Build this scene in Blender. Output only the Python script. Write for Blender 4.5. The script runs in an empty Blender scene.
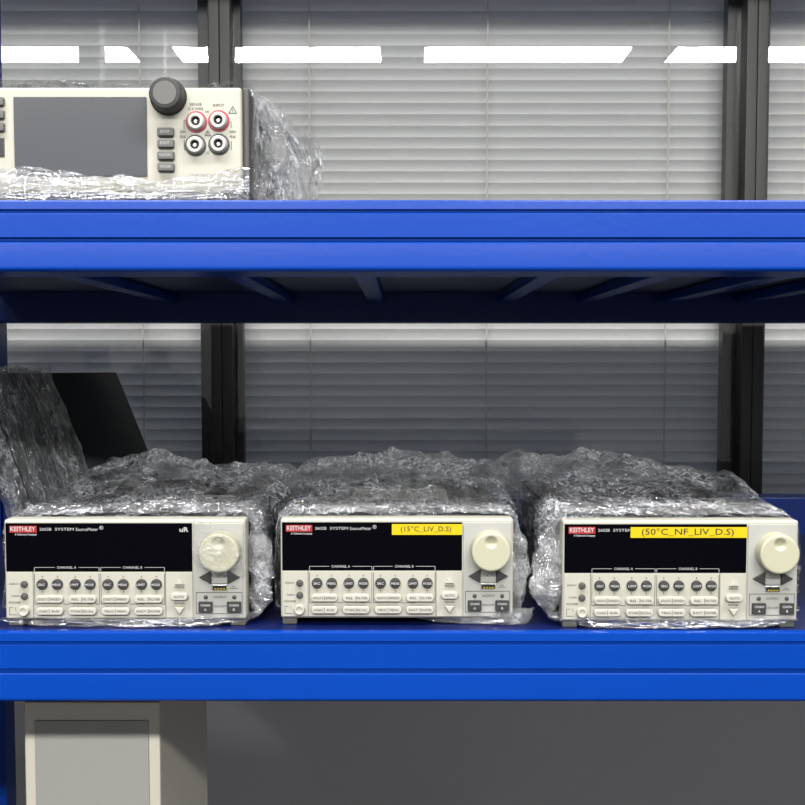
import bpy, bmesh, math, random
import numpy as np
from mathutils import Vector, Matrix, noise

sc = bpy.context.scene
COL = sc.collection

# ------------------------------------------------------------------ camera
F_PX, PX0, PY0, TANP = 1210.0, 402.5, 434.0, 0.0612
PITCH = math.atan(TANP)
CAM_H = 1.20
cam_d = bpy.data.cameras.new('camera')
cam_d.sensor_fit = 'HORIZONTAL'
cam_d.sensor_width = 36.0
cam_d.lens = 36.0 * F_PX / 805.0
cam_d.shift_y = (PY0 - 402.5) / 805.0
cam_d.clip_start = 0.02
cam = bpy.data.objects.new('camera', cam_d)
COL.objects.link(cam)
cam.location = (0, 0, CAM_H)
cam.rotation_euler = (math.pi / 2 - PITCH, 0, 0)
sc.camera = cam


def P(px, py, Y):
    """world point seen at photo position (px, py) on the upright plane at depth Y"""
    u = (px - PX0) / F_PX
    v = (PY0 - py) / F_PX
    c, s = math.cos(PITCH), math.sin(PITCH)
    dy = c + v * s
    dz = -s + v * c
    t = Y / dy
    return Vector((u * t, Y, CAM_H + dz * t))


def PZ(px, py, z):
    u = (px - PX0) / F_PX
    v = (PY0 - py) / F_PX
    c, s = math.cos(PITCH), math.sin(PITCH)
    t = (z - CAM_H) / (-s + v * c)
    return Vector((u * t, (c + v * s) * t, z))


# ------------------------------------------------------------------ world, lamps, exposure
w = bpy.data.worlds.new('World')
sc.world = w
w.use_nodes = True
w.node_tree.nodes['Background'].inputs[0].default_value = (0.60, 0.76, 1.0, 1)
w.node_tree.nodes['Background'].inputs[1].default_value = 0.25
sc.view_settings.view_transform = 'Standard'
sc.view_settings.look = 'None'
sc.view_settings.gamma = 1.0
sc.view_settings.use_curve_mapping = False
sc.view_settings.exposure = 0.0
sc.cycles.use_denoising = True
sc.cycles.transparent_max_bounces = 24
sc.cycles.max_bounces = 10
sc.cycles.caustics_reflective = False
sc.cycles.caustics_refractive = False
CEIL_Z = 2.95


def ceiling_lamp(x, y, sx, sy, power, color=(1, 0.985, 0.96)):
    d = bpy.data.lights.new('ceiling_lamp', 'AREA')
    d.shape = 'RECTANGLE'
    d.size, d.size_y = sx, sy
    d.energy = power
    d.color = color
    o = bpy.data.objects.new('ceiling_lamp', d)
    COL.objects.link(o)
    o.location = (x, y, CEIL_Z - 0.02)
    return o


for lx in (-2.1, -0.7, 0.7, 2.1):
    ceiling_lamp(lx, -3.0, 1.15, 0.35, 205)
for lx in (-0.75, 0.75):
    ceiling_lamp(lx, 0.30, 1.1, 0.25, 80)


# ------------------------------------------------------------------ materials
def principled(name, col, rough=0.5, spec=0.5, metal=0.0, noise_amt=0.0, noise_scale=40.0, bump=0.0, bump_scale=300.0, coat=0.0):
    m = bpy.data.materials.new(name)
    m.use_nodes = True
    nt = m.node_tree
    b = nt.nodes['Principled BSDF']
    b.inputs['Base Color'].default_value = (*col, 1)
    b.inputs['Roughness'].default_value = rough
    b.inputs['Specular IOR Level'].default_value = spec
    b.inputs['Metallic'].default_value = metal
    b.inputs['Coat Weight'].default_value = coat
    tc = nt.nodes.new('ShaderNodeTexCoord')
    if noise_amt:
        n = nt.nodes.new('ShaderNodeTexNoise')
        n.inputs['Scale'].default_value = noise_scale
        n.inputs['Detail'].default_value = 4
        nt.links.new(tc.outputs['Object'], n.inputs['Vector'])
        mx = nt.nodes.new('ShaderNodeMixRGB')
        mx.inputs[1].default_value = (*[c * (1 - noise_amt) for c in col], 1)
        mx.inputs[2].default_value = (*[min(1, c * (1 + noise_amt)) for c in col], 1)
        nt.links.new(n.outputs['Fac'], mx.inputs[0])
        nt.links.new(mx.outputs[0], b.inputs['Base Color'])
    if bump:
        n2 = nt.nodes.new('ShaderNodeTexNoise')
        n2.inputs['Scale'].default_value = bump_scale
        n2.inputs['Detail'].default_value = 3
        nt.links.new(tc.outputs['Object'], n2.inputs['Vector'])
        bp = nt.nodes.new('ShaderNodeBump')
        bp.inputs['Strength'].default_value = bump
        bp.inputs['Distance'].default_value = 0.001
        nt.links.new(n2.outputs['Fac'], bp.inputs['Height'])
        nt.links.new(bp.outputs[0], b.inputs['Normal'])
    return m


M = {}
M['navy_beam'] = principled('navy_beam_paint', (0.001, 0.012, 0.10), 0.35, 0.2, noise_amt=0.06, noise_scale=6)  # rack's blue paint for the rear beams, with their shade put into the colour
M['navy'] = principled('dark_navy_sheet', (0.001, 0.005, 0.05), 0.35, 0.4, noise_amt=0.06, noise_scale=6)  # deck colour darkened to carry the shade under and inside the shelves
M['blue'] = principled('blue_paint', (0.0004, 0.029, 0.215), 0.27, 0.10, noise_amt=0.06, noise_scale=6, bump=0.08, bump_scale=150)
M['cream'] = principled('cream_plastic', (0.315, 0.308, 0.262), 0.45, 0.4, noise_amt=0.02, noise_scale=30, bump=0.05, bump_scale=2500)
M['cream_key'] = principled('ivory_key_plastic', (0.35, 0.342, 0.295), 0.4, 0.4)
M['knob'] = principled('knob_plastic', (0.315, 0.308, 0.225), 0.45, 0.4)
M['panel'] = principled('pale_grey_panel', (0.275, 0.275, 0.255), 0.45, 0.4, noise_amt=0.02)
M['darkkey'] = principled('dark_grey_rubber', (0.026, 0.026, 0.026), 0.5, 0.25)
M['midgrey'] = principled('mid_grey_plastic', (0.045, 0.045, 0.043), 0.5, 0.4)
M['foot'] = principled('grey_foot_plastic', (0.08, 0.08, 0.075), 0.55, 0.4)
M['black'] = principled('black_steel', (0.012, 0.012, 0.013), 0.45, 0.4, noise_amt=0.2, bump=0.1)
M['display'] = principled('black_display_window', (0.001, 0.001, 0.002), 0.12, 0.04)
M['red'] = principled('red_badge', (0.24, 0.010, 0.014), 0.4, 0.3)
M['redplastic'] = principled('red_terminal_ring', (0.28, 0.02, 0.04), 0.4, 0.4)
M['white'] = principled('white_print', (0.34, 0.34, 0.34), 0.5, 0.2)
M['ink'] = principled('dark_print', (0.015, 0.015, 0.015), 0.6, 0.2)
M['yellow'] = principled('yellow_tape', (0.42, 0.315, 0.0), 0.45, 0.3, noise_amt=0.03)
M['paper'] = principled('white_paper', (0.42, 0.42, 0.38), 0.7, 0.2, noise_amt=0.03)
M['screen'] = principled('grey_screen_glass', (0.062, 0.064, 0.070), 0.15, 0.5, noise_amt=0.05, noise_scale=8)
M['steel'] = principled('steel_contact', (0.5, 0.5, 0.5), 0.3, 0.5, metal=1)
M['pearl'] = principled('pale_terminal_plastic', (0.36, 0.36, 0.33), 0.35, 0.5)
M['frame'] = principled('dark_grey_window_frame', (0.040, 0.042, 0.038), 0.4, 0.4, noise_amt=0.05)
M['slat'] = principled('white_blind_slat', (0.90, 0.90, 0.89), 0.35, 0.5, noise_amt=0.02, noise_scale=3)
def slat_mat():
    m = principled('white_blind_slat', (0.92, 0.92, 0.91), 0.35, 0.5, noise_amt=0.015, noise_scale=3)
    nt = m.node_tree
    b = nt.nodes['Principled BSDF']
    out = [n for n in nt.nodes if n.type == 'OUTPUT_MATERIAL'][0]
    tl = nt.nodes.new('ShaderNodeBsdfTranslucent')
    tl.inputs[0].default_value = (0.9, 0.9, 0.88, 1)
    mx = nt.nodes.new('ShaderNodeMixShader')
    mx.inputs[0].default_value = 0.16
    nt.links.new(b.outputs[0], mx.inputs[1])
    nt.links.new(tl.outputs[0], mx.inputs[2])
    nt.links.new(mx.outputs[0], out.inputs[0])
    return m


M['slat'] = slat_mat()
M['cord'] = principled('blind_cord', (0.7, 0.7, 0.62), 0.7, 0.2)
M['wall'] = principled('white_wall_paint', (0.75, 0.75, 0.73), 0.7, 0.3, noise_amt=0.02, bump=0.1)
M['wall_grey'] = principled('grey_wall_paint', (0.12, 0.12, 0.12), 0.7, 0.3, noise_amt=0.02)
M['ceil'] = principled('ceiling_paint', (0.4, 0.4, 0.4), 0.8, 0.2, noise_amt=0.02)
M['floor'] = principled('grey_floor', (0.07, 0.07, 0.07), 0.35, 0.4, noise_amt=0.06, noise_scale=5)
M['leather'] = principled('dark_panel', (0.022, 0.029, 0.030), 0.35, 0.5, noise_amt=0.25, noise_scale=12)
M['darkbezel'] = principled('dark_bezel', (0.03, 0.031, 0.032), 0.4, 0.4)
M['beige'] = principled('beige_case', (0.5, 0.47, 0.40), 0.5, 0.3, noise_amt=0.03)


def glass_mat():
    m = bpy.data.materials.new('window_glass')
    m.use_nodes = True
    nt = m.node_tree
    nt.nodes.clear()
    out = nt.nodes.new('ShaderNodeOutputMaterial')
    tr = nt.nodes.new('ShaderNodeBsdfTransparent')
    tr.inputs[0].default_value = (0.985, 0.99, 0.985, 1)
    gl = nt.nodes.new('ShaderNodeBsdfGlossy')
    gl.inputs['Roughness'].default_value = 0.0
    lw = nt.nodes.new('ShaderNodeLayerWeight')          # Schlick reflectance, front faces only
    pw = nt.nodes.new('ShaderNodeMath')
    pw.operation = 'POWER'
    pw.inputs[1].default_value = 5
    nt.links.new(lw.outputs['Facing'], pw.inputs[0])
    ge = nt.nodes.new('ShaderNodeNewGeometry')
    mr = nt.nodes.new('ShaderNodeMapRange')
    mr.inputs['To Min'].default_value = 0.06
    nt.links.new(pw.outputs[0], mr.inputs['Value'])
    inv = nt.nodes.new('ShaderNodeMath')
    inv.operation = 'SUBTRACT'
    inv.inputs[0].default_value = 1
    nt.links.new(ge.outputs['Backfacing'], inv.inputs[1])
    mul = nt.nodes.new('ShaderNodeMath')
    mul.operation = 'MULTIPLY'
    nt.links.new(mr.outputs[0], mul.inputs[0])
    nt.links.new(inv.outputs[0], mul.inputs[1])
    mx = nt.nodes.new('ShaderNodeMixShader')
    nt.links.new(mul.outputs[0], mx.inputs[0])
    nt.links.new(tr.outputs[0], mx.inputs[1])
    nt.links.new(gl.outputs[0], mx.inputs[2])
    nt.links.new(mx.outputs[0], out.inputs[0])
    return m


def film_mat(name, haze=0.10, crease=0.5, shine=0.12, scale=60, aniso=(1, 1, 1), bump=1.0, rough=0.14):
    """clear stretch film: see-through, shiny, whitened along its creases"""
    m = bpy.data.materials.new(name)
    m.use_nodes = True
    nt = m.node_tree
    nt.nodes.clear()
    N, L = nt.nodes.new, nt.links.new
    out = N('ShaderNodeOutputMaterial')
    tc = N('ShaderNodeTexCoord')
    mp = N('ShaderNodeMapping')
    mp.inputs['Scale'].default_value = tuple(scale * k for k in aniso)
    L(tc.outputs['Object'], mp.inputs['Vector'])

    def math_(op, a, b=None):
        n = N('ShaderNodeMath')
        n.operation = op
        for i, v in enumerate((a, b)):
            if v is None:
                continue
            if isinstance(v, (int, float)):
                n.inputs[i].default_value = v
            else:
                L(v, n.inputs[i])
        return n.outputs[0]

    def ridge(sc_, dist):
        n = N('ShaderNodeTexNoise')
        n.inputs['Scale'].default_value = sc_
        n.inputs['Detail'].default_value = 3
        n.inputs['Roughness'].default_value = 0.55
        n.inputs['Distortion'].default_value = dist
        L(mp.outputs[0], n.inputs['Vector'])
        r = math_('ABSOLUTE', math_('SUBTRACT', n.outputs['Fac'], 0.5))
        return math_('SUBTRACT', 1.0, math_('MINIMUM', math_('MULTIPLY', r, 10.0), 1.0))
    r1 = ridge(1.0, 0.6)
    r2 = ridge(2.6, 0.4)
    patch = N('ShaderNodeTexNoise')
    patch.inputs['Scale'].default_value = 0.45
    patch.inputs['Detail'].default_value = 3
    L(mp.outputs[0], patch.inputs['Vector'])
    pm = N('ShaderNodeMapRange')
    pm.inputs['From Min'].default_value = 0.40
    pm.inputs['From Max'].default_value = 0.60
    L(patch.outputs['Fac'], pm.inputs['Value'])
    height = math_('ADD', r1, math_('MULTIPLY', r2, 0.45))
    bp = N('ShaderNodeBump')
    bp.inputs['Strength'].default_value = bump
    bp.inputs['Distance'].default_value = 0.35 / scale
    L(height, bp.inputs['Height'])
    gl = N('ShaderNodeBsdfGlossy')
    gl.inputs['Color'].default_value = (1, 1, 1, 1)
    gl.inputs['Roughness'].default_value = rough
    L(bp.outputs[0], gl.inputs['Normal'])
    df = N('ShaderNodeBsdfDiffuse')
    df.inputs['Color'].default_value = (0.86, 0.89, 0.94, 1)
    L(bp.outputs[0], df.inputs['Normal'])
    tr = N('ShaderNodeBsdfTransparent')
    tr.inputs[0].default_value = (0.975, 0.975, 0.975, 1)
    lines = math_('MAXIMUM', math_('POWER', r1, 3.0), math_('MULTIPLY', math_('POWER', r2, 3.0), 0.8))
    hz = math_('ADD', haze, math_('MULTIPLY', math_('MULTIPLY', lines, pm.outputs[0]), crease))
    m1 = N('ShaderNodeMixShader')
    L(math_('MINIMUM', hz, 0.9), m1.inputs[0])
    L(tr.outputs[0], m1.inputs[1])
    L(df.outputs[0], m1.inputs[2])
    lw = N('ShaderNodeLayerWeight')
    lw.inputs['Blend'].default_value = 0.25
    L(bp.outputs[0], lw.inputs['Normal'])
    mr2 = N('ShaderNodeMapRange')
    mr2.inputs['To Min'].default_value = shine
    mr2.inputs['To Max'].default_value = min(0.6, shine * 3)
    L(lw.outputs['Fresnel'], mr2.inputs['Value'])
    m2 = N('ShaderNodeMixShader')
    L(mr2.outputs[0], m2.inputs[0])
    L(m1.outputs[0], m2.inputs[1])
    L(gl.outputs[0], m2.inputs[2])
    L(m2.outputs[0], out.inputs[0])
    return m


M['glass'] = glass_mat()
M['film'] = film_mat('stretch_film', haze=0.006, crease=0.9, shine=0.09, scale=85, aniso=(0.8, 0.25, 1), rough=0.10)
M['film_thick'] = film_mat('gathered_stretch_film', haze=0.06, crease=0.9, shine=0.25, scale=120, rough=0.10)
M['film_layers'] = film_mat('layered_stretch_film', haze=0.10, crease=1.4, shine=0.34, scale=95, aniso=(0.55, 0.25, 1), rough=0.10)
M['film_streak'] = film_mat('pulled_stretch_film', haze=0.02, crease=0.9, shine=0.14, scale=70, aniso=(0.2, 1, 1.3), rough=0.10)
M['film_fold'] = film_mat('hanging_stretch_film', haze=0.03, crease=1.0, shine=0.16, scale=70, aniso=(1.3, 1, 0.45), rough=0.10)
M['film_thin'] = film_mat('taut_stretch_film', haze=0.02, crease=0.8, shine=0.10, scale=100, aniso=(1.4, 1, 0.3), rough=0.15)
M['film_front'] = film_mat('clear_front_film', haze=0.01, crease=0.22, shine=0.045, scale=55, rough=0.10)


# ------------------------------------------------------------------ mesh builder
_text_cache = {}


def text_mesh(s, size, bold=False):
    key = (s, size, bold)
    if key in _text_cache:
        return _text_cache[key]
    cu = bpy.data.curves.new('t', 'FONT')
    cu.body = s
    cu.size = size
    cu.align_x = 'CENTER'
    cu.align_y = 'CENTER'
    cu.resolution_u = 2
    if bold:
        cu.offset = size * 0.018
    o = bpy.data.objects.new('t', cu)
    COL.objects.link(o)
    dg = bpy.context.evaluated_depsgraph_get()
    me = bpy.data.meshes.new_from_object(o.evaluated_get(dg))
    vs = [tuple(v.co) for v in me.vertices]
    fs = [tuple(p.vertices) for p in me.polygons]
    bpy.data.objects.remove(o)
    bpy.data.curves.remove(cu)
    bpy.data.meshes.remove(me)
    _text_cache[key] = (vs, fs)
    return vs, fs


class MB:
    def __init__(self):
        self.v, self.f, self.m, self.mats = [], [], [], []

    def mi(self, mat):
        if mat not in self.mats:
            self.mats.append(mat)
        return self.mats.index(mat)

    def add(self, vs, fs, mat):
        o = len(self.v)
        k = self.mi(mat)
        self.v += [tuple(p) for p in vs]
        self.f += [tuple(i + o for i in q) for q in fs]
        self.m += [k] * len(fs)
        return self

    def bm(self, b, mat):
        b.verts.index_update()
        self.add([v.co[:] for v in b.verts], [[v.index for v in q.verts] for q in b.faces], mat)
        b.free()
        return self

    def box(self, x0, x1, y0, y1, z0, z1, mat, bev=0.0, seg=2, mtx=None):
        b = bmesh.new()
        bmesh.ops.create_cube(b, size=1)
        for v in b.verts:
            v.co = Vector(((x0 + x1) / 2 + v.co.x * (x1 - x0), (y0 + y1) / 2 + v.co.y * (y1 - y0), (z0 + z1) / 2 + v.co.z * (z1 - z0)))
        if bev > 0:
            bmesh.ops.bevel(b, geom=list(b.edges), offset=bev, segments=seg, affect='EDGES', profile=0.5)
        if mtx:
            b.transform(mtx)
        return self.bm(b, mat)

    def prism(self, pts, y0, y1, mat, bev=0.0):
        """pts in (x, z) counter-clockwise seen from -y; y0 is the front"""
        b = bmesh.new()
        f = [b.verts.new((x, y0, z)) for x, z in pts]
        r = [b.verts.new((x, y1, z)) for x, z in pts]
        face = b.faces.new(f)
        b.faces.new(r[::-1])
        n = len(pts)
        for i in range(n):
            b.faces.new((f[(i + 1) % n], f[i], r[i], r[(i + 1) % n]))
        bmesh.ops.recalc_face_normals(b, faces=b.faces)
        if bev > 0:
            bmesh.ops.bevel(b, geom=[e for e in face.edges], offset=bev, segments=2, affect='EDGES', profile=0.5)
        return self.bm(b, mat)

    def lathe(self, cx, cz, prof, mat, seg=32):
        """prof: (radius, y) from the front centre backwards, axis along y"""
        vs, fs = [], []
        rings = []
        for r, y in prof:
            if r < 1e-7:
                rings.append([len(vs)])
                vs.append((cx, y, cz))
            else:
                rings.append(list(range(len(vs), len(vs) + seg)))
                for k in range(seg):
                    a = 2 * math.pi * k / seg
                    vs.append((cx + r * math.cos(a), y, cz + r * math.sin(a)))
        for A, B in zip(rings, rings[1:]):
            for k in range(seg):
                k2 = (k + 1) % seg
                if len(A) == 1:
                    fs.append((A[0], B[k], B[k2]))
                elif len(B) == 1:
                    fs.append((A[k], B[0], A[k2]))
                else:
                    fs.append((A[k], B[k], B[k2], A[k2]))
        return self.add(vs, fs, mat)

    def text(self, s, size, x, z, y, mat, bold=False, width=None):
        vs, fs = text_mesh(s, size, bold)
        xs = [p[0] for p in vs]
        sx = 1.0
        if width and xs:
            sx = width / (max(xs) - min(xs))
        cx = (max(xs) + min(xs)) / 2 if xs else 0
        return self.add([(x + (p[0] - cx) * sx, y, z + p[1]) for p in vs], fs, mat)

    def build(self, name, parent=None, loc=(0, 0, 0), smooth=35):
        me = bpy.data.meshes.new(name)
        me.from_pydata(self.v, [], self.f)
        for mt in self.mats:
            me.materials.append(mt)
        me.polygons.foreach_set('material_index', self.m)
        me.update()
        if smooth:
            me.polygons.foreach_set('use_smooth', [True] * len(me.polygons))
            me.set_sharp_from_angle(angle=math.radians(smooth))
        o = bpy.data.objects.new(name, me)
        if smooth and smooth <= 50:
            wn = o.modifiers.new('weighted_normal', 'WEIGHTED_NORMAL')
            wn.keep_sharp = True
        COL.objects.link(o)
        o.location = loc
        if parent:
            o.parent = parent
        return o


def tag(o, label=None, cat=None, group=None, kind=None):
    for k, v in (('label', label), ('category', cat), ('group', group), ('kind', kind)):
        if v:
            o[k] = v
    return o


def thing(name, label, cat, loc, group=None, rotz=0):
    o = bpy.data.objects.new(name, None)
    o.empty_display_size = 0.05
    COL.objects.link(o)
    o.location = loc
    o.rotation_euler = (0, 0, rotz)
    return tag(o, label, cat, group)


# ------------------------------------------------------------------ room shell
Y_BEAM = 1.07                       # front face of the rack
DECK = P(400, 632, Y_BEAM).z        # shelf the source meters stand on
UP_TOP = P(400, 199.5, Y_BEAM).z    # top of the upper shelf
UP_BOT = P(400, 271.5, Y_BEAM).z
Y_REAR = 1.72
Y_GLASS = 2.00
Y_BLIND = 2.05
Y_WALL = 2.10
RX = 2.6
RY = -5.0
SILL = 0.80

mb = MB().box(-RX, RX, RY, Y_WALL + 0.15, -0.05, 0, M['floor'])
tag(mb.build('floor'), kind='structure')
mb = MB().box(-RX, RX, RY, Y_WALL + 0.15, CEIL_Z, CEIL_Z + 0.05, M['ceil'])
tag(mb.build('ceiling'), kind='structure')
tag(MB().box(-RX - 0.05, -RX, RY, Y_WALL + 0.15, 0, CEIL_Z, M['wall_grey']).build('wall_left'), kind='structure')
tag(MB().box(RX, RX + 0.05, RY, Y_WALL + 0.15, 0, CEIL_Z, M['wall_grey']).build('wall_right'), kind='structure')
tag(MB().box(-RX, RX, RY - 0.05, RY, 0, CEIL_Z, M['wall_grey']).build('wall_front'), kind='structure')
mb = MB().box(-RX, RX, Y_GLASS - 0.03, Y_WALL + 0.15, 0, SILL, M['wall'])
mb.box(-RX, RX, Y_GLASS - 0.03, Y_WALL + 0.15, 2.5, CEIL_Z, M['wall'])
for xa_, xb_ in ((-RX, -2.2), (2.2, RX)):
    mb.box(xa_, xb_, Y_GLASS - 0.03, Y_WALL + 0.15, SILL, 2.5, M['wall'])
tag(mb.build('wall_back'), kind='structure')

# windows: three lights divided by two mullions
xm1a, xm1b = P(214.5, 390, Y_GLASS).x, P(236, 390, Y_GLASS).x
xm2a, xm2b = P(737, 330, Y_GLASS).x, P(757, 330, Y_GLASS).x
mid1, mid2 = (xm1a + xm1b) / 2, (xm2a + xm2b) / 2
wins = [(-2.2, mid1), (mid1, mid2), (mid2, 2.2)]
hw = (xm1b - xm1a) / 2
ZW0, ZW1 = SILL, 2.5
for i, (a, b) in enumerate(wins):
    fr = MB()
    yf0, yf1 = Y_GLASS - 0.035, Y_GLASS + 0.03
    fr.box(a, a + hw, yf0, yf1, ZW0, ZW1, M['frame'], 0.002)
    fr.box(b - hw, b, yf0, yf1, ZW0, ZW1, M['frame'], 0.002)
    fr.box(a + hw, b - hw, yf0, yf1, ZW0, ZW0 + 0.03, M['frame'], 0.002)
    fr.box(a + hw, b - hw, yf0, yf1, ZW1 - 0.03, ZW1, M['frame'], 0.002)
    # set-back inner stop
    fr.box(a + hw, a + hw + 0.012, Y_GLASS, yf1 - 0.004, ZW0 + 0.03, ZW1 - 0.03, M['frame'], 0.001)
    fr.box(b - hw - 0.022, b - hw, Y_GLASS, yf1 - 0.004, ZW0 + 0.03, ZW1 - 0.03, M['frame'], 0.001)
    fo = tag(fr.build('window_%d' % (i + 1)), kind='structure')
    g = MB().box(a + hw, b - hw, Y_GLASS - 0.003, Y_GLASS + 0.003, ZW0 + 0.03, ZW1 - 0.03, M['glass'])
    g.build('pane', fo)

# venetian blinds behind the panes
pitch = 11.1 * Y_BLIND / F_PX
cords = {0: [144.5], 1: [311, 486, 664], 2: [860]}
blind_labels = [
    'white venetian blind behind the left pane, rising over the dark leaning panel',
    'white venetian blind in the wide middle pane between the two dark mullions',
    'white venetian blind in the right pane beyond the right-hand mullion']
for i, (a, b) in enumerate(wins):
    x0, x1 = a + hw + 0.004, b - hw - 0.004
    if i == 1:
        x0 = P(244, 390, Y_BLIND).x
        x1 = P(729, 390, Y_BLIND).x
    root = thing('venetian_blind', blind_labels[i], 'blind', ((x0 + x1) / 2, Y_BLIND, 2.44), 'venetian blinds')
    sl = MB()
    zc = ZW0 + 0.05
    hwid = pitch * 0.545
    zz = P(400, 200, Y_BLIND).z % pitch
    k = int((ZW0 + 0.05) / pitch)
    while k * pitch + zz < 2.42:
        z = k * pitch + zz
        vs, fs = [], []
        n = 6
        for j in range(n + 1):
            t = -1 + 2 * j / n
            zz_ = z + t * hwid
            p_ = (1 - t) / 2
            yy = 2 * hwid * (0.93 * p_ - 0.49 * p_ * p_)       # tilted and bowed
            for x in (x0, x1):
                vs.append((x - root.location.x, yy, zz_ - 2.44))
        for j in range(n):
            fs.append((2 * j, 2 * j + 1, 2 * j + 3, 2 * j + 2))
        off = len(vs)
        vs += [(p[0], p[1] + 0.0006, p[2]) for p in vs]
        fs += [(off + q[3], off + q[2], off + q[1], off + q[0]) for q in fs]
        sl.add(vs, fs, M['slat'])
        k += 1
    sl.build('slats', root)
    MB().box(x0 - root.location.x, x1 - root.location.x, -0.018, 0.018, -0.012, 0.02, M['slat'], 0.003).build('headrail', root)
    for cx in cords[i]:
        c = P(cx, 300, Y_BLIND).x - root.location.x
        vs, fs = [], []
        cm = MB()
        rng = random.Random(int(cx))
        for s in range(40):
            za = -0.012 - s * (2.42 - ZW0 - 0.05) / 40
            zb = -0.012 - (s + 1) * (2.42 - ZW0 - 0.05) / 40
            cm.box(c - 0.0013, c + 0.0013, -0.0150, -0.0128, zb, za, M['cord'])
        cm.build('ladder_cord', root)

# ------------------------------------------------------------------ blue rack
RXL, RXR = P(8, 345, Y_REAR).x, 1.05
BAYS = [(RXL, RXR), (RXL - 1.24, RXL - 0.04)]
rack = thing('shelving_rack', 'bright blue painted steel shelving rack carrying the wrapped instruments', 'shelving rack', ((RXL + RXR) / 2, Y_BEAM + 0.3, 0))
ro = rack.location.copy()


def extrude_x(prof, x0, x1, mat, off):
    """prof (y, z) closed outline extruded along x"""
    n = len(prof)
    vs = [(x0 - off.x, y - off.y, z - off.z) for y, z in prof] + [(x1 - off.x, y - off.y, z - off.z) for y, z in prof]
    fs = [(i, (i + 1) % n, n + (i + 1) % n, n + i) for i in range(n)]
    fs += [tuple(range(n))[::-1], tuple(range(n, 2 * n))]
    b = bmesh.new()
    bv = [b.verts.new(p) for p in vs]
    for q in fs:
        b.faces.new([bv[i] for i in q])
    bmesh.ops.recalc_face_normals(b, faces=b.faces)
    return MB().bm(b, mat)


def front_beam(ztop, h, depth):
    y = Y_BEAM
    s = h / 72.0                       # one photo row of the beam face
    r = lambda row: ztop - row * s
    prof = [(y + depth, r(0) - 0.002), (y + 0.0085, r(0) - 0.002), (y + 0.0085, r(0)), (y + 0.004, r(0)), (y + 0.0012, r(0.8)), (y + 0.0006, r(2)),
            (y, r(9.5)), (y + 0.0022, r(11)), (y + 0.0022, r(12.3)), (y + 0.0012, r(14)),
            (y, r(37.5)), (y + 0.003, r(39)), (y + 0.003, r(41.2)), (y + 0.0012, r(44)),
            (y - 0.001, r(67)), (y - 0.0005, r(69.5)), (y + 0.0015, r(71.4)), (y + 0.004, r(72)), (y + depth, r(72))]
    for a_, b_ in BAYS:
        extrude_x(prof, a_ + 0.002, b_ - 0.002, M['blue'], ro).build('front_beam', rack, smooth=20)


front_beam(UP_TOP, UP_TOP - UP_BOT, 0.07)
BEAM_H = UP_TOP - UP_BOT
LOW_BOT = P(400, 702, Y_BEAM).z
front_beam(DECK, DECK - LOW_BOT, 0.07)
LOW3 = DECK - 0.62
front_beam(LOW3, 0.06, 0.07)
TOP_BLOCKER = UP_TOP + 0.70  # unseen top level, added to keep the aisle lamps' light off the blinds
front_beam(TOP_BLOCKER, 0.06, 0.07)


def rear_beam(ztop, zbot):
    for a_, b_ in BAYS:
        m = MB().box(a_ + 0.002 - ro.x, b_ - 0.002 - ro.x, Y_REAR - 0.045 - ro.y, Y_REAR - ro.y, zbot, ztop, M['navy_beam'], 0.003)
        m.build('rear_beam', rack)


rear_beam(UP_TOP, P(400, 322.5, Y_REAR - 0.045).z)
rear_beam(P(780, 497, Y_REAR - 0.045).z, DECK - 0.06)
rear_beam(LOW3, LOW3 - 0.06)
rear_beam(TOP_BLOCKER, TOP_BLOCKER - 0.06)
for z, th in ((UP_TOP, BEAM_H - 0.014), (DECK, 0.02), (LOW3, 0.02), (TOP_BLOCKER, 0.02)):
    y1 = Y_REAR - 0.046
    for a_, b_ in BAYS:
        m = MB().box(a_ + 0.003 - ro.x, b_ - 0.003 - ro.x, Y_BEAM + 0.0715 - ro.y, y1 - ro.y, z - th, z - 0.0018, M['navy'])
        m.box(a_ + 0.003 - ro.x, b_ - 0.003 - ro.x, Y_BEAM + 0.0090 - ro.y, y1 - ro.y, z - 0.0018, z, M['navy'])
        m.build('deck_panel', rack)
# stiffening channels under the upper deck
for px in (62, 232, 364, 552, 668, 790, 900):
    x = P(px, 276, Y_BEAM + 0.075).x
    MB().box(x - 0.011 - ro.x, x + 0.011 - ro.x, Y_BEAM + 0.0725 - ro.y, Y_REAR - 0.047 - ro.y, UP_BOT + 0.001, UP_BOT + 0.0135, M['blue'], 0.003).build('stiffener', rack)
for x, s in ((RXL, -1), (RXR, 1)):
    for y in (Y_BEAM + 0.0, Y_REAR - 0.045):
        m = MB()
        xa, xb = sorted((x, x + s * 0.04))
        m.box(xa - ro.x, xb - ro.x, y - ro.y, y + 0.045 - ro.y, 0, TOP_BLOCKER + 0.05, M['blue'], 0.003)
        m.build('post', rack)


# ------------------------------------------------------------------ film helpers
def fnoise(x, y, z, o=4):
    return noise.fractal(Vector((x, y, z)), 0.9, 2.1, o)


def ridged(x, y, z, o=3):
    v, a, t = 0.0, 1.0, 0.0
    for _ in range(o):
        n = 1 - abs(noise.noise(Vector((x, y, z)))) * 2
        v += a * n * abs(n)
        t += a
        a *= 0.5
        x, y, z = x * 2.1 + 3.1, y * 2.1 + 1.7, z * 2.1 + 5.3
    return v / t


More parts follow.
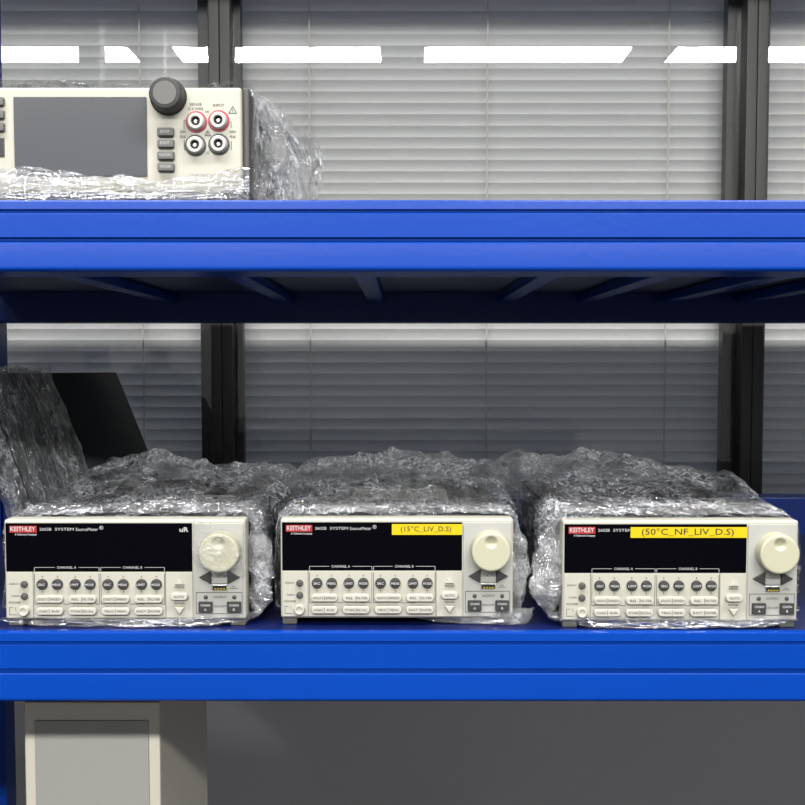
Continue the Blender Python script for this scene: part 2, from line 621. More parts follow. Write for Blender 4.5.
def sleeve(W, H, y0, y1, z0, seed, mat, gap=0.003, rise=0.0, amp=0.004, bulge=(0.006, 0.006), ns=140, nt=300, skirt=0.0, close=True):
    """film wrapped round a box W x H running from y0 back to y1, its foot at z0"""
    per = []
    r = 0.012
    hw_, hh = W / 2, H / 2
    pts = []
    segs = [(-hw_ + r, -hh, hw_ - r, -hh), (hw_ - r, hh, -hw_ + r, hh)]
    # perimeter from bottom-left going counter-clockwise seen from the front
    def arc(cx, cz, a0):
        return [(cx + r * math.cos(a0 + i * math.pi / 2 / 5), cz + r * math.sin(a0 + i * math.pi / 2 / 5)) for i in range(6)]
    out = []
    out += arc(hw_ - r, -hh + r, -math.pi / 2)
    out += arc(hw_ - r, hh - r, 0)
    out += arc(-hw_ + r, hh - r, math.pi / 2)
    out += arc(-hw_ + r, -hh + r, math.pi)
    L = [0.0]
    n = len(out)
    for i in range(n):
        a, b = out[i], out[(i + 1) % n]
        L.append(L[-1] + math.hypot(b[0] - a[0], b[1] - a[1]))
    tot = L[-1]
    outline = []
    idx = 0
    for k in range(nt):
        d = tot * k / nt
        while L[idx + 1] < d:
            idx += 1
        t = (d - L[idx]) / max(1e-9, L[idx + 1] - L[idx])
        a, b = out[idx % n], out[(idx + 1) % n]
        x, z = a[0] + (b[0] - a[0]) * t, a[1] + (b[1] - a[1]) * t
        outline.append((x, z))
    vs, fs = [], []
    for i in range(ns + 1):
        s = i / ns
        y = y0 + (y1 - y0) * s
        for k, (x, z) in enumerate(outline):
            # outward direction
            nx = max(-1, min(1, (abs(x) - (hw_ - r)) / r)) * (1 if x > 0 else -1) if abs(x) > hw_ - r else 0
            nz = max(-1, min(1, (abs(z) - (hh - r)) / r)) * (1 if z > 0 else -1) if abs(z) > hh - r else 0
            ln = math.hypot(nx, nz) or 1
            nx, nz = nx / ln, nz / ln
            top = max(0, nz)
            side = abs(nx)
            hgt = (z + hh) / H
            wv = ridged(x * 30 + seed, y * 20, z * 30 + seed * 2)
            w2 = ridged(x * 80 + seed * 3, y * 80, z * 80, 3)
            w3 = fnoise(x * 9 + seed, y * 7 + seed, z * 9)
            d = gap + amp * (0.7 * max(0, wv) + 0.55 * max(0, w2)) + 0.3 * amp * max(-.6, w3)
            if side > 0.3:
                bl = bulge[1] if nx > 0 else bulge[0]
                d += bl * (0.55 + 0.75 * w3) * (1.1 - 0.5 * hgt) * (0.35 + 0.65 * min(1, s * 4))
            if top > 0.3:
                d += rise * (s ** 1.3) * (0.8 + 0.7 * w3)
            if nz < -0.3:
                d = min(d, 0.004) if z0 > 0.002 else 0.0005
            yy = y + 0.006 * fnoise(x * 14, seed, z * 14) * (1 if i in (0, ns) else 0.4)
            px, pz = x + nx * d, z + nz * d
            if skirt and hgt < 0.4 and side > 0.3:
                px += (1 if x > 0 else -1) * skirt * (0.4 - hgt) * (0.7 + w3)
            vs.append((px, yy, max(0.0012, z0 + hh + pz)))
        if i:
            for k in range(nt):
                k2 = (k + 1) % nt
                fs.append(((i - 1) * nt + k, (i - 1) * nt + k2, i * nt + k2, i * nt + k))
    if close:
        # gathered end at the back
        base = ns * nt
        c = len(vs)
        vs.append((0, y1 + 0.006, z0 + hh))
        for k in range(nt):
            fs.append((base + k, base + (k + 1) % nt, c))
    return MB().add(vs, fs, mat)


def crumple(path, rad, seed, mat, n=90, m=26, sq=1.0, amp=0.55, floor=None):
    """a crushed roll of film along a polyline path"""
    vs, fs = [], []
    P_ = [Vector(p) for p in path]
    ln = [0]
    for a, b in zip(P_, P_[1:]):
        ln.append(ln[-1] + (b - a).length)
    for i in range(n + 1):
        d = ln[-1] * i / n
        j = 0
        while j < len(ln) - 2 and ln[j + 1] < d:
            j += 1
        t = (d - ln[j]) / max(1e-9, ln[j + 1] - ln[j])
        c = P_[j].lerp(P_[j + 1], t)
        ax = (P_[j + 1] - P_[j]).normalized()
        up = Vector((0, 0, 1)) if abs(ax.z) < 0.8 else Vector((0, 1, 0))
        sx = ax.cross(up).normalized()
        up = sx.cross(ax).normalized()
        taper = min(1, 4 * min(i, n - i) / n + 0.15)
        rr = rad if not isinstance(rad, (list, tuple)) else rad[j] + (rad[j + 1] - rad[j]) * t
        for k in range(m):
            a = 2 * math.pi * k / m
            q = c + sx * math.cos(a) * rr + up * math.sin(a) * rr * sq
            f = 1 + amp * 1.2 * ridged(q.x * 38 + seed, q.y * 38, q.z * 38 + seed, 3) + amp * fnoise(q.x * 20 + seed, q.y * 20, q.z * 20)
            p = c + (sx * math.cos(a) + up * math.sin(a) * sq) * rr * f * taper
            if floor is not None:
                p.z = max(p.z, floor + 0.0008)
            vs.append(tuple(p))
        if i:
            for k in range(m):
                k2 = (k + 1) % m
                fs.append(((i - 1) * m + k, (i - 1) * m + k2, i * m + k2, i * m + k))
    return MB().add(vs, fs, mat)


def sheet(fn, nu, nv, mat):
    """a loose film sheet: fn(u, v) -> (x, y, z)"""
    vs = [tuple(fn(i / nu, j / nv)) for i in range(nu + 1) for j in range(nv + 1)]
    fs = [(i * (nv + 1) + j, i * (nv + 1) + j + 1, (i + 1) * (nv + 1) + j + 1, (i + 1) * (nv + 1) + j) for i in range(nu) for j in range(nv)]
    return MB().add(vs, fs, mat)


# ------------------------------------------------------------------ source meter
FOOT = 0.0066
W_, H_ = 0.213, 0.0918
D_ = 0.40


def mm(x):
    return (x - 106.5) / 1000.0


def mz(z):
    return FOOT + (z + 1.5) / 1000.0


def rrect(x0, x1, z0, z1, r, n=6):
    pts = []
    for cx, cz, a0 in ((x1 - r, z0 + r, -90), (x1 - r, z1 - r, 0), (x0 + r, z1 - r, 90), (x0 + r, z0 + r, 180)):
        for i in range(n + 1):
            a = math.radians(a0 + 90 * i / n)
            pts.append((cx + r * math.cos(a), cz + r * math.sin(a)))
    return pts


def source_meter(name, label, px_left, px_right_unused, y_front, model_text, tape=None, mark=None, seed=1, film=None):
    xl = P(px_left, 560, y_front).x
    root = thing(name, label, 'measuring instrument', (xl + W_ / 2, y_front, DECK), 'wrapped source meters')
    # housing
    b = MB().box(-W_ / 2 + 0.003, W_ / 2 - 0.003, 0.022, D_, FOOT + 0.003, FOOT + H_ - 0.003, M['black'], 0.002)
    for k in range(12):                                        # vent slots on the sides
        y = 0.10 + 0.02 * k
        for s in (-1, 1):
            b.box(s * (W_ / 2 - 0.003) - 0.0006, s * (W_ / 2 - 0.003) + 0.0006, y, y + 0.012, FOOT + 0.03, FOOT + 0.033, M['midgrey'])
    b.build('housing', root)
    # front bezel with sub panels
    f = MB().box(-W_ / 2, W_ / 2, 0.0, 0.026, FOOT, FOOT + H_, M['cream'], 0.0022, 3)
    f.box(mm(1.6), mm(25.0), -0.0012, 0.001, mz(0.2), mz(42.2), M['cream'], 0.0005)
    f.box(mm(25.6), mm(142.0), -0.0012, 0.001, mz(0.2), mz(42.2), M['cream'], 0.0005)
    f.box(mm(142.6), mm(166.2), -0.0012, 0.001, mz(0.2), mz(42.2), M['cream'], 0.0005)
    f.box(mm(167.4), mm(211.2), -0.0012, 0.001, mz(0.2), mz(86.8), M['panel'], 0.0005)
    f.build('front_bezel', root)
    yf = -0.0012
    pr = MB()                                                   # printing on the panel
    T = lambda s, size, x, z, wd=None: pr.text(s, size / 1000, mm(x), mz(z), yf - 0.0002, M['ink'], False, wd / 1000 if wd else None)
    T('DISPLAY', 2.3, 8.6, 31.4, 8.5)
    T('CONFIG', 2.3, 9.6, 20.3, 7.5)
    T('POWER', 3.0, 9.0, 14.2, 10.5)
    pr.box(mm(3.8), mm(7.2), yf - 0.0002, yf, mz(9.6), mz(9.9), M['ink'])
    pr.box(mm(3.8), mm(4.1), yf - 0.0002, yf, mz(3.2), mz(9.6), M['ink'])
    pr.box(mm(3.8), mm(10.5), yf - 0.0002, yf, mz(3.0), mz(3.3), M['ink'])
    pr.box(mm(9.2), mm(9.5), yf - 0.0002, yf, mz(7.0), mz(10.0), M['ink'])
    for xa, xb in ((26.6, 83.6), (85.2, 141.4)):
        for xx in (xa, xb):
            pr.box(mm(xx) - 0.0002, mm(xx) + 0.0002, yf - 0.0002, yf, mz(13), mz(41), M['ink'])
        for p0, p1 in ((xa, xa + 4), (xb - 4, xb), (xa + 25, xa + 31)):
            pr.box(mm(p0), mm(p1), yf - 0.0002, yf, mz(13) - 0.0002, mz(13) + 0.0002, M['ink'])
    for xx in (33.5, 46.9, 62.6, 75.8, 91.5, 105, 121.1, 134.3):
        pr.box(mm(xx) - 0.0003, mm(xx) + 0.0003, yf - 0.0002, yf, mz(37.4), mz(38.8), M['ink'])
        pr.box(mm(xx) - 0.0003, mm(xx) + 0.0003, yf - 0.0002, yf, mz(23.6), mz(25.0), M['ink'])
    T('RANGE', 2.5, 154.7, 28.4, 8.5)
    T('RANGE', 2.5, 154.7, 13.6, 8.5)
    T('LOCAL', 2.3, 120, 13.1, 7)
    T('SHIFT', 2.3, 76, 13.1, 6)
    T('CURSOR', 3.2, 190, 37.8, 12.5)
    pr.box(mm(183.6), mm(196.6), yf - 0.0002, yf, mz(43.6), mz(43.9), M['ink'])
    pr.box(mm(183.6), mm(196.6), yf - 0.0002, yf, mz(31.8), mz(32.1), M['ink'])
    pr.box(mm(199), mm(206), yf - 0.0002, yf, mz(27.2), mz(27.6), M['ink'])
    pr.box(mm(201), mm(204), yf - 0.0002, yf, mz(28.8), mz(29.2), M['ink'])
    for z_ in (23.6, 4.2):
        pr.box(mm(169.2), mm(209.8), yf - 0.0002, yf, mz(z_) - 0.0002, mz(z_) + 0.0002, M['ink'])
    for x_ in (169.2, 209.8):
        pr.box(mm(x_) - 0.0002, mm(x_) + 0.0002, yf - 0.0002, yf, mz(4.2), mz(23.6), M['ink'])
    T('OUTPUT', 3.0, 190.2, 19.2, 11.5)
    T('ON/OFF', 3.0, 190.2, 10.8, 11.0)
    pr.build('panel_printing', root)
    # display window with channel brackets
    d = MB().box(mm(1.6), mm(166.0), -0.0009, 0.001, mz(42.8), mz(87.0), M['display'], 0.0003)
    yd = -0.0011
    for xa, xb, s in ((26.6, 83.6, 'CHANNEL A'), (85.2, 141.4, 'CHANNEL B')):
        c = (xa + xb) / 2
        d.text(s, 0.0032, mm(c), mz(46.4), yd, M['white'], False, 0.017)
        d.box(mm(xa), mm(c - 10.5), yd, yd + 0.0003, mz(46.4), mz(46.7), M['white'])
        d.box(mm(c + 10.5), mm(xb), yd, yd + 0.0003, mz(46.4), mz(46.7), M['white'])
        for xx in (xa, xb):
            d.box(mm(xx) - 0.0002, mm(xx) + 0.0002, yd, yd + 0.0003, mz(43.2), mz(46.7), M['white'])
    d.text(model_text[0], 0.0037, mm(37.0), mz(81.4), yd, M['white'], False, 0.0105)
    d.text(model_text[1], 0.0036, mm(53.6), mz(81.4), yd, M['white'], False, 0.0165)
    if len(model_text) > 2:
        d.text(model_text[2], 0.0040, mm(73.4), mz(81.3), yd, M['white'], False, 0.0195)
        d.text('®', 0.0050, mm(86.2), mz(82.6), yd, M['white'], False)
    if mark:
        d.text(mark, 0.0060, mm(159), mz(81.0), yd, M['white'], True, 0.008)
    d.build('display_window', root)
    lg = MB().box(mm(5.2), mm(29.2), -0.0013, 0.0, mz(78.4), mz(84.6), M['red'])
    bd = lg.build('brand_badge', root)
    lg = MB()
    lg.text('KEITHLEY', 0.0058, mm(17.2), mz(81.6), -0.0015, M['white'], True, 0.0222)
    lg.text('A Tektronix Company', 0.0024, mm(19.5), mz(76.7), -0.0012, M['white'], True, 0.0195)
    lg.build('lettering', bd)
    if tape:
        x0, x1, z0, z1, s, tx, tw, ts = tape
        t = MB().box(mm(x0), mm(x1), -0.0016, -0.0009, mz(z0), mz(z1), M['yellow'])
        tp = tag(t.build('label_tape', root), 'yellow printed tape reading ' + s)
        MB().text(s, ts, mm(tx), mz((z0 + z1) / 2 + 0.4), -0.0018, M['ink'], False, tw).build('lettering', tp)
    # keys
    def keyprof(r, h, bev=0.0008):
        return [(0, yf - h), (r - bev * 1.6, yf - h), (r - bev * 0.5, yf - h + bev * 0.35), (r, yf - h + bev * 1.4), (r, yf + 0.0003)]
    names = ['SRC', 'MEAS', 'LIMIT', 'MODE'] * 2
    for xx, s in zip((33.5, 46.9, 62.6, 75.8, 91.5, 105, 121.1, 134.3), names):
        k = MB().lathe(mm(xx), mz(31.3), keyprof(0.0048, 0.0034, 0.001), M['darkkey'], 28)
        k.text(s, 0.0030, mm(xx), mz(31.2), yf - 0.0036, M['white'], True, 0.0062 if s == 'SRC' else 0.0076)
        k.build('round_key', root)
    for zz_ in (31.3, 20.2):
        MB().lathe(mm(17.6), mz(zz_), keyprof(0.0031, 0.0030), M['midgrey'], 22).build('small_round_key', root)
    pbn = MB().lathe(mm(17.4), mz(7.2), [(0, yf - 0.0042), (0.0026, yf - 0.0042), (0.0030, yf - 0.0052), (0.0042, yf - 0.0052), (0.0047, yf - 0.0044), (0.0047, yf)], M['cream_key'], 28)
    pbn.build('power_button', root)
    cols = ((28.3, 52.3), (57, 81.5), (86.2, 110.8), (115, 140.1))
    rows = ((18.1, ('DIGITS', 'SPEED', 'REL', 'FILTER', 'DIGITS', 'SPEED', 'REL', 'FILTER')), (7.1, ('LOAD', 'RUN', 'STORE', 'RECALL', 'TRIG', 'MENU', 'EXIT', 'ENTER')))
    for zc, names in rows:
        for i, (xa, xb) in enumerate(cols):
            k = MB().prism(rrect(mm(xa), mm(xb), mz(zc - 3.4), mz(zc + 3.4), 0.0033), yf - 0.0046, yf + 0.0003, M['cream_key'], 0.0009)
            xm = (xa + xb) / 2
            k.box(mm(xm) - 0.0002, mm(xm) + 0.0002, yf - 0.00475, yf - 0.004, mz(zc - 2.2), mz(zc + 2.2), M['ink'])
            k.text(names[2 * i], 0.0029, mm((xa + xm) / 2 + 0.4), mz(zc), yf - 0.0049, M['ink'], False, min(0.009, 0.0021 * len(names[2 * i])))
            k.text(names[2 * i + 1], 0.0029, mm((xb + xm) / 2 - 0.4), mz(zc), yf - 0.0049, M['ink'], False, min(0.0098, 0.0021 * len(names[2 * i + 1])))
            k.build('rocker_key', root)
    MB().prism([(mm(150.6), mz(31.2)), (mm(158.8), mz(31.2)), (mm(154.7), mz(37.6))], yf - 0.003, yf + 0.0003, M['cream_key'], 0.0007).build('range_key', root)
    MB().prism([(mm(154.7), mz(3.6)), (mm(158.8), mz(10.2)), (mm(150.6), mz(10.2))], yf - 0.003, yf + 0.0003, M['cream_key'], 0.0007).build('range_key', root)
    k = MB().prism(rrect(mm(147.2), mm(162.2), mz(17.2), mz(23.6), 0.0031), yf - 0.0046, yf + 0.0003, M['cream_key'], 0.0009)
    k.text('AUTO', 0.0031, mm(154.7), mz(20.4), yf - 0.0049, M['ink'], False, 0.009)
    k.build('auto_key', root)
    for pts in ([(mm(172.0), mz(37.8)), (mm(182.8), mz(31.6)), (mm(182.8), mz(44.0))], [(mm(197.2), mz(31.6)), (mm(208.2), mz(37.8)), (mm(197.2), mz(44.0))]):
        MB().prism(pts, yf - 0.0025, yf + 0.0003, M['darkkey'], 0.0006).build('cursor_key', root)
    u = MB()
    u.box(mm(183.2), mm(196.8), yf - 0.0006, yf + 0.0004, mz(25.3), mz(30.7), M['steel'], 0.0004)
    u.box(mm(183.9), mm(196.1), yf - 0.0008, yf, mz(26.0), mz(30.0), M['black'])
    u.box(mm(184.6), mm(195.4), yf - 0.0010, yf, mz(28.1), mz(29.6), M['ink'])
    up = u.build('usb_port', root)
    u = MB()
    for q in range(4):
        u.box(mm(185.6 + q * 2.6), mm(187.0 + q * 2.6), yf - 0.0011, yf, mz(26.5), mz(27.6), M['yellow'])
    u.build('contacts', up)
    for xx in (177.6, 203.0):
        MB().lathe(mm(xx), mz(19.3), [(0, yf - 0.0016), (0.0012, yf - 0.0012), (0.0019, yf - 0.0004), (0.0019, yf)], M['midgrey'], 18).build('indicator_light', root)
    for xa, xb, s in ((171.4, 183.8, 'A'), (196.6, 209.0, 'B')):
        k = MB().box(mm(xa), mm(xb), yf - 0.0026, yf + 0.0003, mz(5.6), mz(15.4), M['darkkey'], 0.0006)
        k.text('CHAN', 0.0030, mm((xa + xb) / 2), mz(12.2), yf - 0.0028, M['white'], True, 0.0085)
        k.text(s, 0.0032, mm((xa + xb) / 2), mz(8.2), yf - 0.0028, M['white'], True)
        k.build('channel_key', root)
    # navigation knob with a finger dimple
    kb = MB()
    R, hgt = 0.0178, 0.0155
    cx, cz = mm(191.6), mz(62.0)
    seg, nr = 72, 26
    vs, fs = [(cx, 0, cz)], []
    dx, dz, dr = 0.0, 0.0090, 0.0056

    def dep(x, z):
        q = math.hypot(x - dx, z - dz) / dr
        return 0.0034 * (1 - q * q) if q < 1 else 0.0
    vs[0] = (cx, yf - hgt + dep(0, 0), cz)
    for i in range(1, nr + 1):
        r_ = (R - 0.0018) * i / nr
        for k in range(seg):
            a = 2 * math.pi * k / seg
            x, z = r_ * math.cos(a), r_ * math.sin(a)
            vs.append((cx + x, yf - hgt + dep(x, z), cz + z))
    for rr, yy in ((R - 0.0008, yf - hgt + 0.0003), (R - 0.0002, yf - hgt + 0.0010), (R, yf - hgt + 0.002), (R + 0.0004, yf - 0.003), (R + 0.0004, yf)):
        for k in range(seg):
            a = 2 * math.pi * k / seg
            vs.append((cx + rr * math.cos(a), yy, cz + rr * math.sin(a)))
    for k in range(seg):
        fs.append((0, 1 + k, 1 + (k + 1) % seg))
    for i in range(nr + 4):
        for k in range(seg):
            a, b_ = 1 + i * seg + k, 1 + i * seg + (k + 1) % seg
            fs.append((a, a + seg, b_ + seg, b_))
    kb.add(vs, fs, M['knob']).build('knob', root, smooth=50)
    for x_ in (-W_ / 2 + 0.001, W_ / 2 - 0.0145):
        MB().box(x_, x_ + 0.0135, 0.004, 0.03, 0.0, FOOT + 0.0015, M['foot'], 0.0012).build('foot', root)
        MB().box(x_, x_ + 0.0135, D_ - 0.06, D_ - 0.03, 0.0, FOOT + 0.004, M['foot'], 0.0012).build('foot', root)
    return root


UNITS = [
    dict(label='white source meter at the left end of the shelf, its display without yellow tape', px=4.5, y=1.092, model=('2602B', 'SYSTEM', 'SourceMeter'), mark='uR', seed=3.1, wide=1.030),
    dict(label='white source meter with short yellow tape reading 15°C above the display, in the middle', px=280.5, y=1.098, model=('2602B', 'SYSTEM', 'SourceMeter'),
         tape=(101.9, 166.0, 75.6, 85.4, '(15°C_LIV_D.S)', 133, 0.046, 0.0066), seed=7.7),
    dict(label='white source meter with long yellow tape reading 50°C, at right end of shelf', px=562.5, y=1.085, model=('2602B', 'SYSTEM'),
         tape=(61.0, 166.0, 74.8, 84.4, '(50°C_NF_LIV_D.S)', 112.5, 0.083, 0.0082), seed=12.4, wide=1.0),
]
SM = []
for i, u in enumerate(UNITS):
    SM.append(source_meter('source_meter', u['label'], u['px'], None, u['y'], u['model'], u.get('tape'), u.get('mark'), u['seed']))
    SM[-1].scale.x = u.get('wide', 1.0)
    SM[-1].location.x += W_ / 2 * (u.get('wide', 1.0) - 1)

# film round each source meter
wrap_kw = [dict(bulge=(0.010, 0.014), rise=0.024, amp=0.005, skirt=0.015),
           dict(bulge=(0.004, 0.008), rise=0.024, amp=0.005, skirt=0.01),
           dict(bulge=(0.012, 0.008), rise=0.030, amp=0.005, skirt=0.015)]
for r_, u, kw in zip(SM, UNITS, wrap_kw):
    s = sleeve(W_ - 0.004, H_ - 0.004, 0.014, D_ + 0.03, FOOT, u['seed'], M['film'], **kw)
    s.build('plastic_wrap', r_, smooth=60)
    # extra turns of film behind the bezel
    s = sleeve(W_ + 0.0, H_ - 0.001, 0.016, 0.115, FOOT, u['seed'] + 40, M['film_layers'], bulge=(kw['bulge'][0] * 0.7, kw['bulge'][1] * 0.7), rise=0.004, amp=0.004, ns=60, nt=300, close=False)
    s.build('plastic_wrap', r_, smooth=60)
# gathered film under and beside the fronts
z0 = 0.0
crumple([(-0.112, 0.004, 0.006), (-0.05, -0.001, 0.004), (0.02, -0.002, 0.004), (0.08, 0.001, 0.005), (0.118, 0.012, 0.010)], [0.008, 0.004, 0.004, 0.005, 0.010], 3.3, M['film_streak'], 150, 22, 0.8, floor=0.0).build('plastic_wrap', SM[0])
crumple([(0.116, 0.02, 0.008), (0.117, 0.03, 0.035), (0.116, 0.025, 0.07), (0.108, 0.03, 0.094)], [0.012, 0.011, 0.009, 0.006], 9.3, M['film_thick'], 100, 26, 1.0, floor=0.0).build('plastic_wrap', SM[0])
crumple([(0.02, 0.012, 0.004), (0.07, 0.006, 0.004), (0.115, 0.004, 0.008), (0.128, 0.02, 0.012)], [0.003, 0.005, 0.009, 0.006], 5.3, M['film_thick'], 110, 22, 0.8, floor=0.0).build('plastic_wrap', SM[1])
crumple([(0.112, 0.02, 0.008), (0.112, 0.02, 0.035), (0.113, 0.022, 0.07), (0.108, 0.026, 0.095)], [0.009, 0.008, 0.007, 0.005], 15.3, M['film_thick'], 100, 26, 1.0, floor=0.0).build('plastic_wrap', SM[1])
crumple([(-0.118, 0.01, 0.010), (-0.06, 0.0, 0.006), (0.0, -0.002, 0.005), (0.06, -0.002, 0.005), (0.108, 0.002, 0.007)], [0.013, 0.006, 0.004, 0.004, 0.007], 21.3, M['film_streak'], 150, 22, 0.8, floor=0.0).build('plastic_wrap', SM[2])
crumple([(-0.116, 0.015, 0.010), (-0.116, 0.018, 0.04), (-0.114, 0.02, 0.075), (-0.106, 0.026, 0.097)], [0.014, 0.012, 0.010, 0.006], 25.3, M['film_thick'], 100, 26, 1.0, floor=0.0).build('plastic_wrap', SM[2])

# one turn of clear film over the control end of the left meter
def front_film(u, v):
    x = mm(167.5) + u * (mm(214.5) - mm(167.5))
    z = mz(48 + 6 * fnoise(u * 4, 1, 3) - 10 * u) + v * (mz(92) - mz(50))
    z = min(z, mz(91))
    q = math.hypot(x - mm(191.6), z - mz(62))
    k = max(0.0, min(1.0, 1 - (q - 0.0195) / 0.008))
    k = k * k * (3 - 2 * k)
    return (x, -0.0024 - 0.0158 * k - 0.0018 * max(0, ridged(x * 60, 2.0, z * 60)), z)


sheet(front_film, 90, 80, M['film_front']).build('plastic_wrap', SM[0], smooth=60)

# paper labels under the film on the housings
for r_, x0, x1, y0, y1 in ((SM[1], -0.05, 0.054, 0.11, 0.28), (SM[0], -0.01, 0.07, 0.11, 0.22)):
    MB().box(x0, x1, y0, y1, FOOT + H_ - 0.0031, FOOT + H_ - 0.0026, M['paper']).build('paper_label', r_)

# ------------------------------------------------------------------ leaning dark panel behind the left source meter
TL, TR = P(-14, 374, 1.565), P(117, 374, 1.715)
e1 = (TR - TL)
e1.z = 0
ex = e1.normalized()
lo_, hi_ = 1.2, 1.715
for _ in range(60):                     # depth at which the right edge is square to the top edge
    md = (lo_ + hi_) / 2
    if (P(160, 480, md) - TR).dot(ex) > 0:
        hi_ = md
    else:
        lo_ = md
BR = P(160, 480, md)
e2 = BR - TR
ez = -e2.normalized()
ey = ez.cross(ex)
pl_h = (TR.z - DECK - 0.046 * abs(ey.z)) / ez.z
wid = e1.length
org = TL - ez * pl_h
lean = thing('display_panel', 'dark flat display panel in cling film leaning back behind the left source meter', 'display panel', (org.x, org.y, DECK))
R3 = Matrix((ex, ey, ez)).transposed().to_4x4()
lean.rotation_euler = R3.to_euler()
lean.location = org + Vector((0, 0, 0.002))
th = 0.045
MB().box(0, wid, 0, th, 0, pl_h, M['darkbezel'], 0.003).build('casing', lean)
MB().box(0.012, wid - 0.012, -0.001, 0.002, 0.02, pl_h - 0.014, M['leather'], 0.0005).build('screen', lean)
sheet(lambda u, v: (-0.008 + u * 0.10 + 0.004 * fnoise(u * 3, v * 5, 2), -0.004 - 0.004 * ridged(u * 7, v * 3, 4.4), v * (pl_h + 0.004)), 70, 90, M['film_thin']).build('plastic_wrap', lean)
sheet(lambda u, v: (-0.008 - 0.004 * ridged(u * 5, v * 4, 1.4), -0.006 + u * (th + 0.01), v * (pl_h + 0.004)), 30, 90, M['film_thick']).build('plastic_wrap', lean)
crumple([(0.0, 0.005, pl_h + 0.004), (0.05, 0.005, pl_h + 0.007), (0.10, 0.008, pl_h + 0.003)], [0.004, 0.006, 0.003], 2.2, M['film_thick'], 70, 18, 0.7).build('plastic_wrap', lean)

# ------------------------------------------------------------------ bench multimeter on the upper shelf
YM = 1.10
ml, mr_ = P(-24, 140, YM).x, P(243, 140, YM).x
S = (mr_ - ml) / 267.0               # metres for one photo pixel on its face
dmm = thing('bench_multimeter', 'bench multimeter with grey screen and four input sockets on the upper shelf', 'measuring instrument', (ml, YM, UP_TOP))


def dx_(px):
    return (px + 24) * S


def dz_(py):
    return P(0, py, YM).z - UP_TOP


DT = dz_(86)
DB = 0.009
MB().box(0.003, dx_(241), 0.02, 0.30, DB, DT, M['black'], 0.003).build('housing', dmm)
MB().box(dx_(241.5), dx_(249), 0.004, 0.05, DB, DT, M['midgrey'], 0.003).build('side_bumper', dmm)
MB().box(0, dx_(242), 0.0, 0.024, DB, DT - 0.001, M['cream'], 0.003, 3).build('front_bezel', dmm)
MB().box(dx_(14.5), dx_(147), -0.0015, 0.002, dz_(176.5), dz_(97), M['screen'], 0.0006).build('screen', dmm)
for py in (80 + 22, 115, 127.5):
    MB().box(dx_(-12), dx_(5.5), -0.0045, 0.001, dz_(py + 4.3), dz_(py - 4.3), M['foot'], 0.0012).build('side_key', dmm)
u = MB().box(dx_(-7), dx_(4.5), -0.0008, 0.001, dz_(157), dz_(138), M['midgrey'], 0.0004)
u.box(dx_(-6), dx_(3.5), -0.001, 0.001, dz_(156), dz_(139), M['black'])
u.build('usb_port', dmm)
for py, s in ((132.5, 'ENTER'), (144, 'EXIT'), (156, 'FUNCTION'), (167.5, 'TRIGGER')):
    k = MB().box(dx_(158), dx_(174.5), -0.005, 0.001, dz_(py + 4.2), dz_(py - 4.2), M['foot'], 0.0012)
    k.text(s, 0.0034, dx_(166), dz_(py), -0.0052, M['white'], False, 0.010 if len(s) > 5 else 0.008)
    k.build('menu_key', dmm)
kn = MB().lathe(dx_(169), dz_(97), [(0, -0.018), (0.0125, -0.018), (0.0138, -0.0172), (0.0145, -0.015), (0.0155, -0.002), (0.0165, -0.001), (0.0165, 0.001)], M['darkkey'], 48)
kn_o = kn.build('knob', dmm)
kn = MB()
kn.lathe(dx_(169), dz_(97), [(0.0, -0.0183), (0.0102, -0.0183), (0.0105, -0.0179)], M['foot'], 40)
kn.build('knob_cap', kn_o)
for px, py, red in ((196.5, 122, 1), (219, 121, 1), (195.5, 145.5, 0), (219, 144.5, 0)):
    t = MB()
    X, Zz = dx_(px), dz_(py)
    t.lathe(X, Zz, [(0.0078, -0.0012), (0.0092, -0.0012), (0.0096, -0.0006), (0.0096, 0.001)], M['redplastic'] if red else M['midgrey'], 36)
    ring = t
    t = MB()
    t.lathe(X, Zz, [(0.0040, 0.001), (0.0040, -0.0052), (0.0046, -0.0060), (0.0064, -0.0060), (0.0074, -0.0048), (0.0078, -0.001), (0.0078, 0.001)], M['pearl'], 36)
    t.lathe(X, Zz, [(0, -0.0010), (0.0041, -0.0010)], M['black'], 24)
    t.lathe(X, Zz, [(0, -0.0040), (0.0014, -0.0040), (0.0019, -0.0034), (0.0019, 0.0)], M['steel'], 18)
    so_ = tag(t.build('input_socket', dmm), 'red-ringed input socket' if red else 'black-ringed input socket')
    ring.build('ring', so_)
pr = MB()
for s, x, y, wd in (('SENSE', 196, 104.5, 12), ('Ω 4 WIRE', 196, 109, 15), ('INPUT', 219, 105.5, 11), ('HI', 207.5, 112, 3.5), ('LO', 207.5, 153, 3.5), ('1000V', 233, 132, 7), ('PEAK', 233, 137, 6), ('200V', 183, 132, 6), ('PEAK', 183, 137, 6)):
    pr.text(s, 0.0036, dx_(x), dz_(y), -0.0002, M['ink'], False, wd * S)
for x0, x1, y0, y1 in ((184, 184.5, 120, 129), (184, 184.5, 140, 150), (184, 187, 120, 120.5), (184, 187, 149.5, 150), (231, 231.5, 121, 128), (231, 231.5, 141, 150)):
    pr.box(dx_(x0), dx_(x1), -0.0003, 0.0005, dz_(y1), dz_(y0), M['ink'])
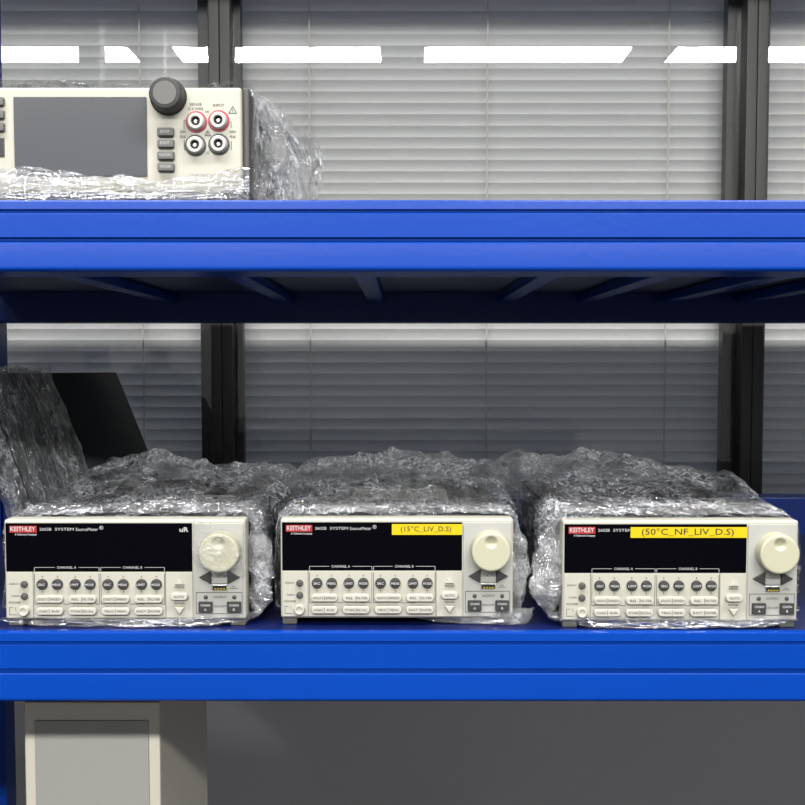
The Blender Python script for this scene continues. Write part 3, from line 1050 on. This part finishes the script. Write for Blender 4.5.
for cx, cy, r in ((233, 111, 4.5), (208, 134, 3.4)):            # warning triangles
    for k in range(3):
        a0, a1 = math.pi / 2 + k * 2 * math.pi / 3, math.pi / 2 + (k + 1) * 2 * math.pi / 3
        p0 = Vector((dx_(cx) + r * S * math.cos(a0), -0.0003, dz_(cy) + r * S * math.sin(a0)))
        p1 = Vector((dx_(cx) + r * S * math.cos(a1), -0.0003, dz_(cy) + r * S * math.sin(a1)))
        n_ = (p1 - p0).normalized().cross(Vector((0, 1, 0))) * 0.00025
        pr.add([p0 - n_, p0 + n_, p1 + n_, p1 - n_], [(0, 1, 2, 3)], M['ink'])
    pr.box(dx_(cx) - 0.0002, dx_(cx) + 0.0002, -0.0003, 0.0004, dz_(cy + r * 0.3), dz_(cy - r * 0.45), M['ink'])
pr.build('panel_printing', dmm)
for x_ in (0.01, dx_(215)):
    MB().box(x_, x_ + 0.02, 0.006, 0.03, 0, DB + 0.001, M['foot'], 0.001).build('foot', dmm)
    MB().box(x_, x_ + 0.02, 0.25, 0.28, 0, DB + 0.004, M['foot'], 0.001).build('foot', dmm)
# film: loose skirt across the foot of the front, bunches at the right side
def skirt_(u, v):
    top = dz_(174 + 5 * math.sin(u * 7 + 3.4) + 6 * fnoise(u * 8, 3, 1))
    return (dx_(-30) + u * (dx_(250) - dx_(-30)),
            -0.004 - 0.010 * ridged(u * 7, v * 4, 6.1) * (1.1 - v),
            0.0012 + v * (top - 0.0012))


sheet(skirt_, 220, 50, M['film_streak']).build('plastic_wrap', dmm, smooth=60)
crumple([(dx_(-20), -0.006, 0.004), (dx_(60), -0.010, 0.005), (dx_(150), -0.008, 0.004), (dx_(240), -0.004, 0.005)], [0.005, 0.007, 0.005, 0.005], 41.0, M['film_streak'], 220, 26, 0.6, floor=0.0).build('plastic_wrap', dmm, smooth=60)
s = sleeve(dx_(249) + 0.004, DT - DB, 0.012, 0.33, DB, 33.3, M['film'], bulge=(0.01, 0.020), amp=0.006, rise=0.008, skirt=0.03, ns=80, nt=240)
so = s.build('plastic_wrap', dmm, smooth=60)
so.location = (dx_(249) / 2, 0, 0)


def flare(edge, y0, fold, seed, x0=246):
    def fn(u, v):
        py = 198 - v * (198 - 84)
        k = v * (len(edge) - 1)
        i = min(int(k), len(edge) - 2)
        xr = edge[i] + (edge[i + 1] - edge[i]) * (k - i) + 3.5 * fnoise(v * 9, seed, 1)
        px = x0 + u * (xr - x0)
        yy = y0 + fold * (ridged(u * 4 + seed, v * 1.6, seed) + 0.5 * ridged(u * 9, v * 5 + seed, 2.0)) + 0.05 * u
        return (dx_(px), yy, max(0.0015, dz_(py)))
    return fn


sheet(flare([306, 312, 316, 316, 317, 312, 296, 280, 270], 0.030, 0.030, 2.7), 90, 120, M['film_fold']).build('plastic_wrap', dmm, smooth=60)
sheet(flare([296, 300, 296, 302, 300, 290, 282, 276, 268], 0.010, 0.022, 8.1), 80, 120, M['film_fold']).build('plastic_wrap', dmm, smooth=60)

# ------------------------------------------------------------------ case on the shelf below
xa, xb = P(23, 704, 1.25).x, P(160, 704, 1.25).x
ch = P(90, 701.5, 1.25).z - LOW3
case = thing('instrument_case', 'beige instrument case on the shelf below the left source meter', 'case', ((xa + xb) / 2, 1.25, LOW3))
hwc = (xb - xa) / 2
MB().box(-hwc, hwc, 0.0, 0.3, 0.012, ch, M['beige'], 0.004).build('body', case)
MB().box(-hwc + 0.012, hwc - 0.012, -0.002, 0.002, 0.03, ch - 0.02, M['panel'], 0.001).build('front_panel', case)
for sx in (-1, 1):
    for yy in (0.02, 0.26):
        MB().box(sx * (hwc - 0.02) - 0.01, sx * (hwc - 0.02) + 0.01, yy, yy + 0.02, 0, 0.013, M['foot']).build('foot', case)
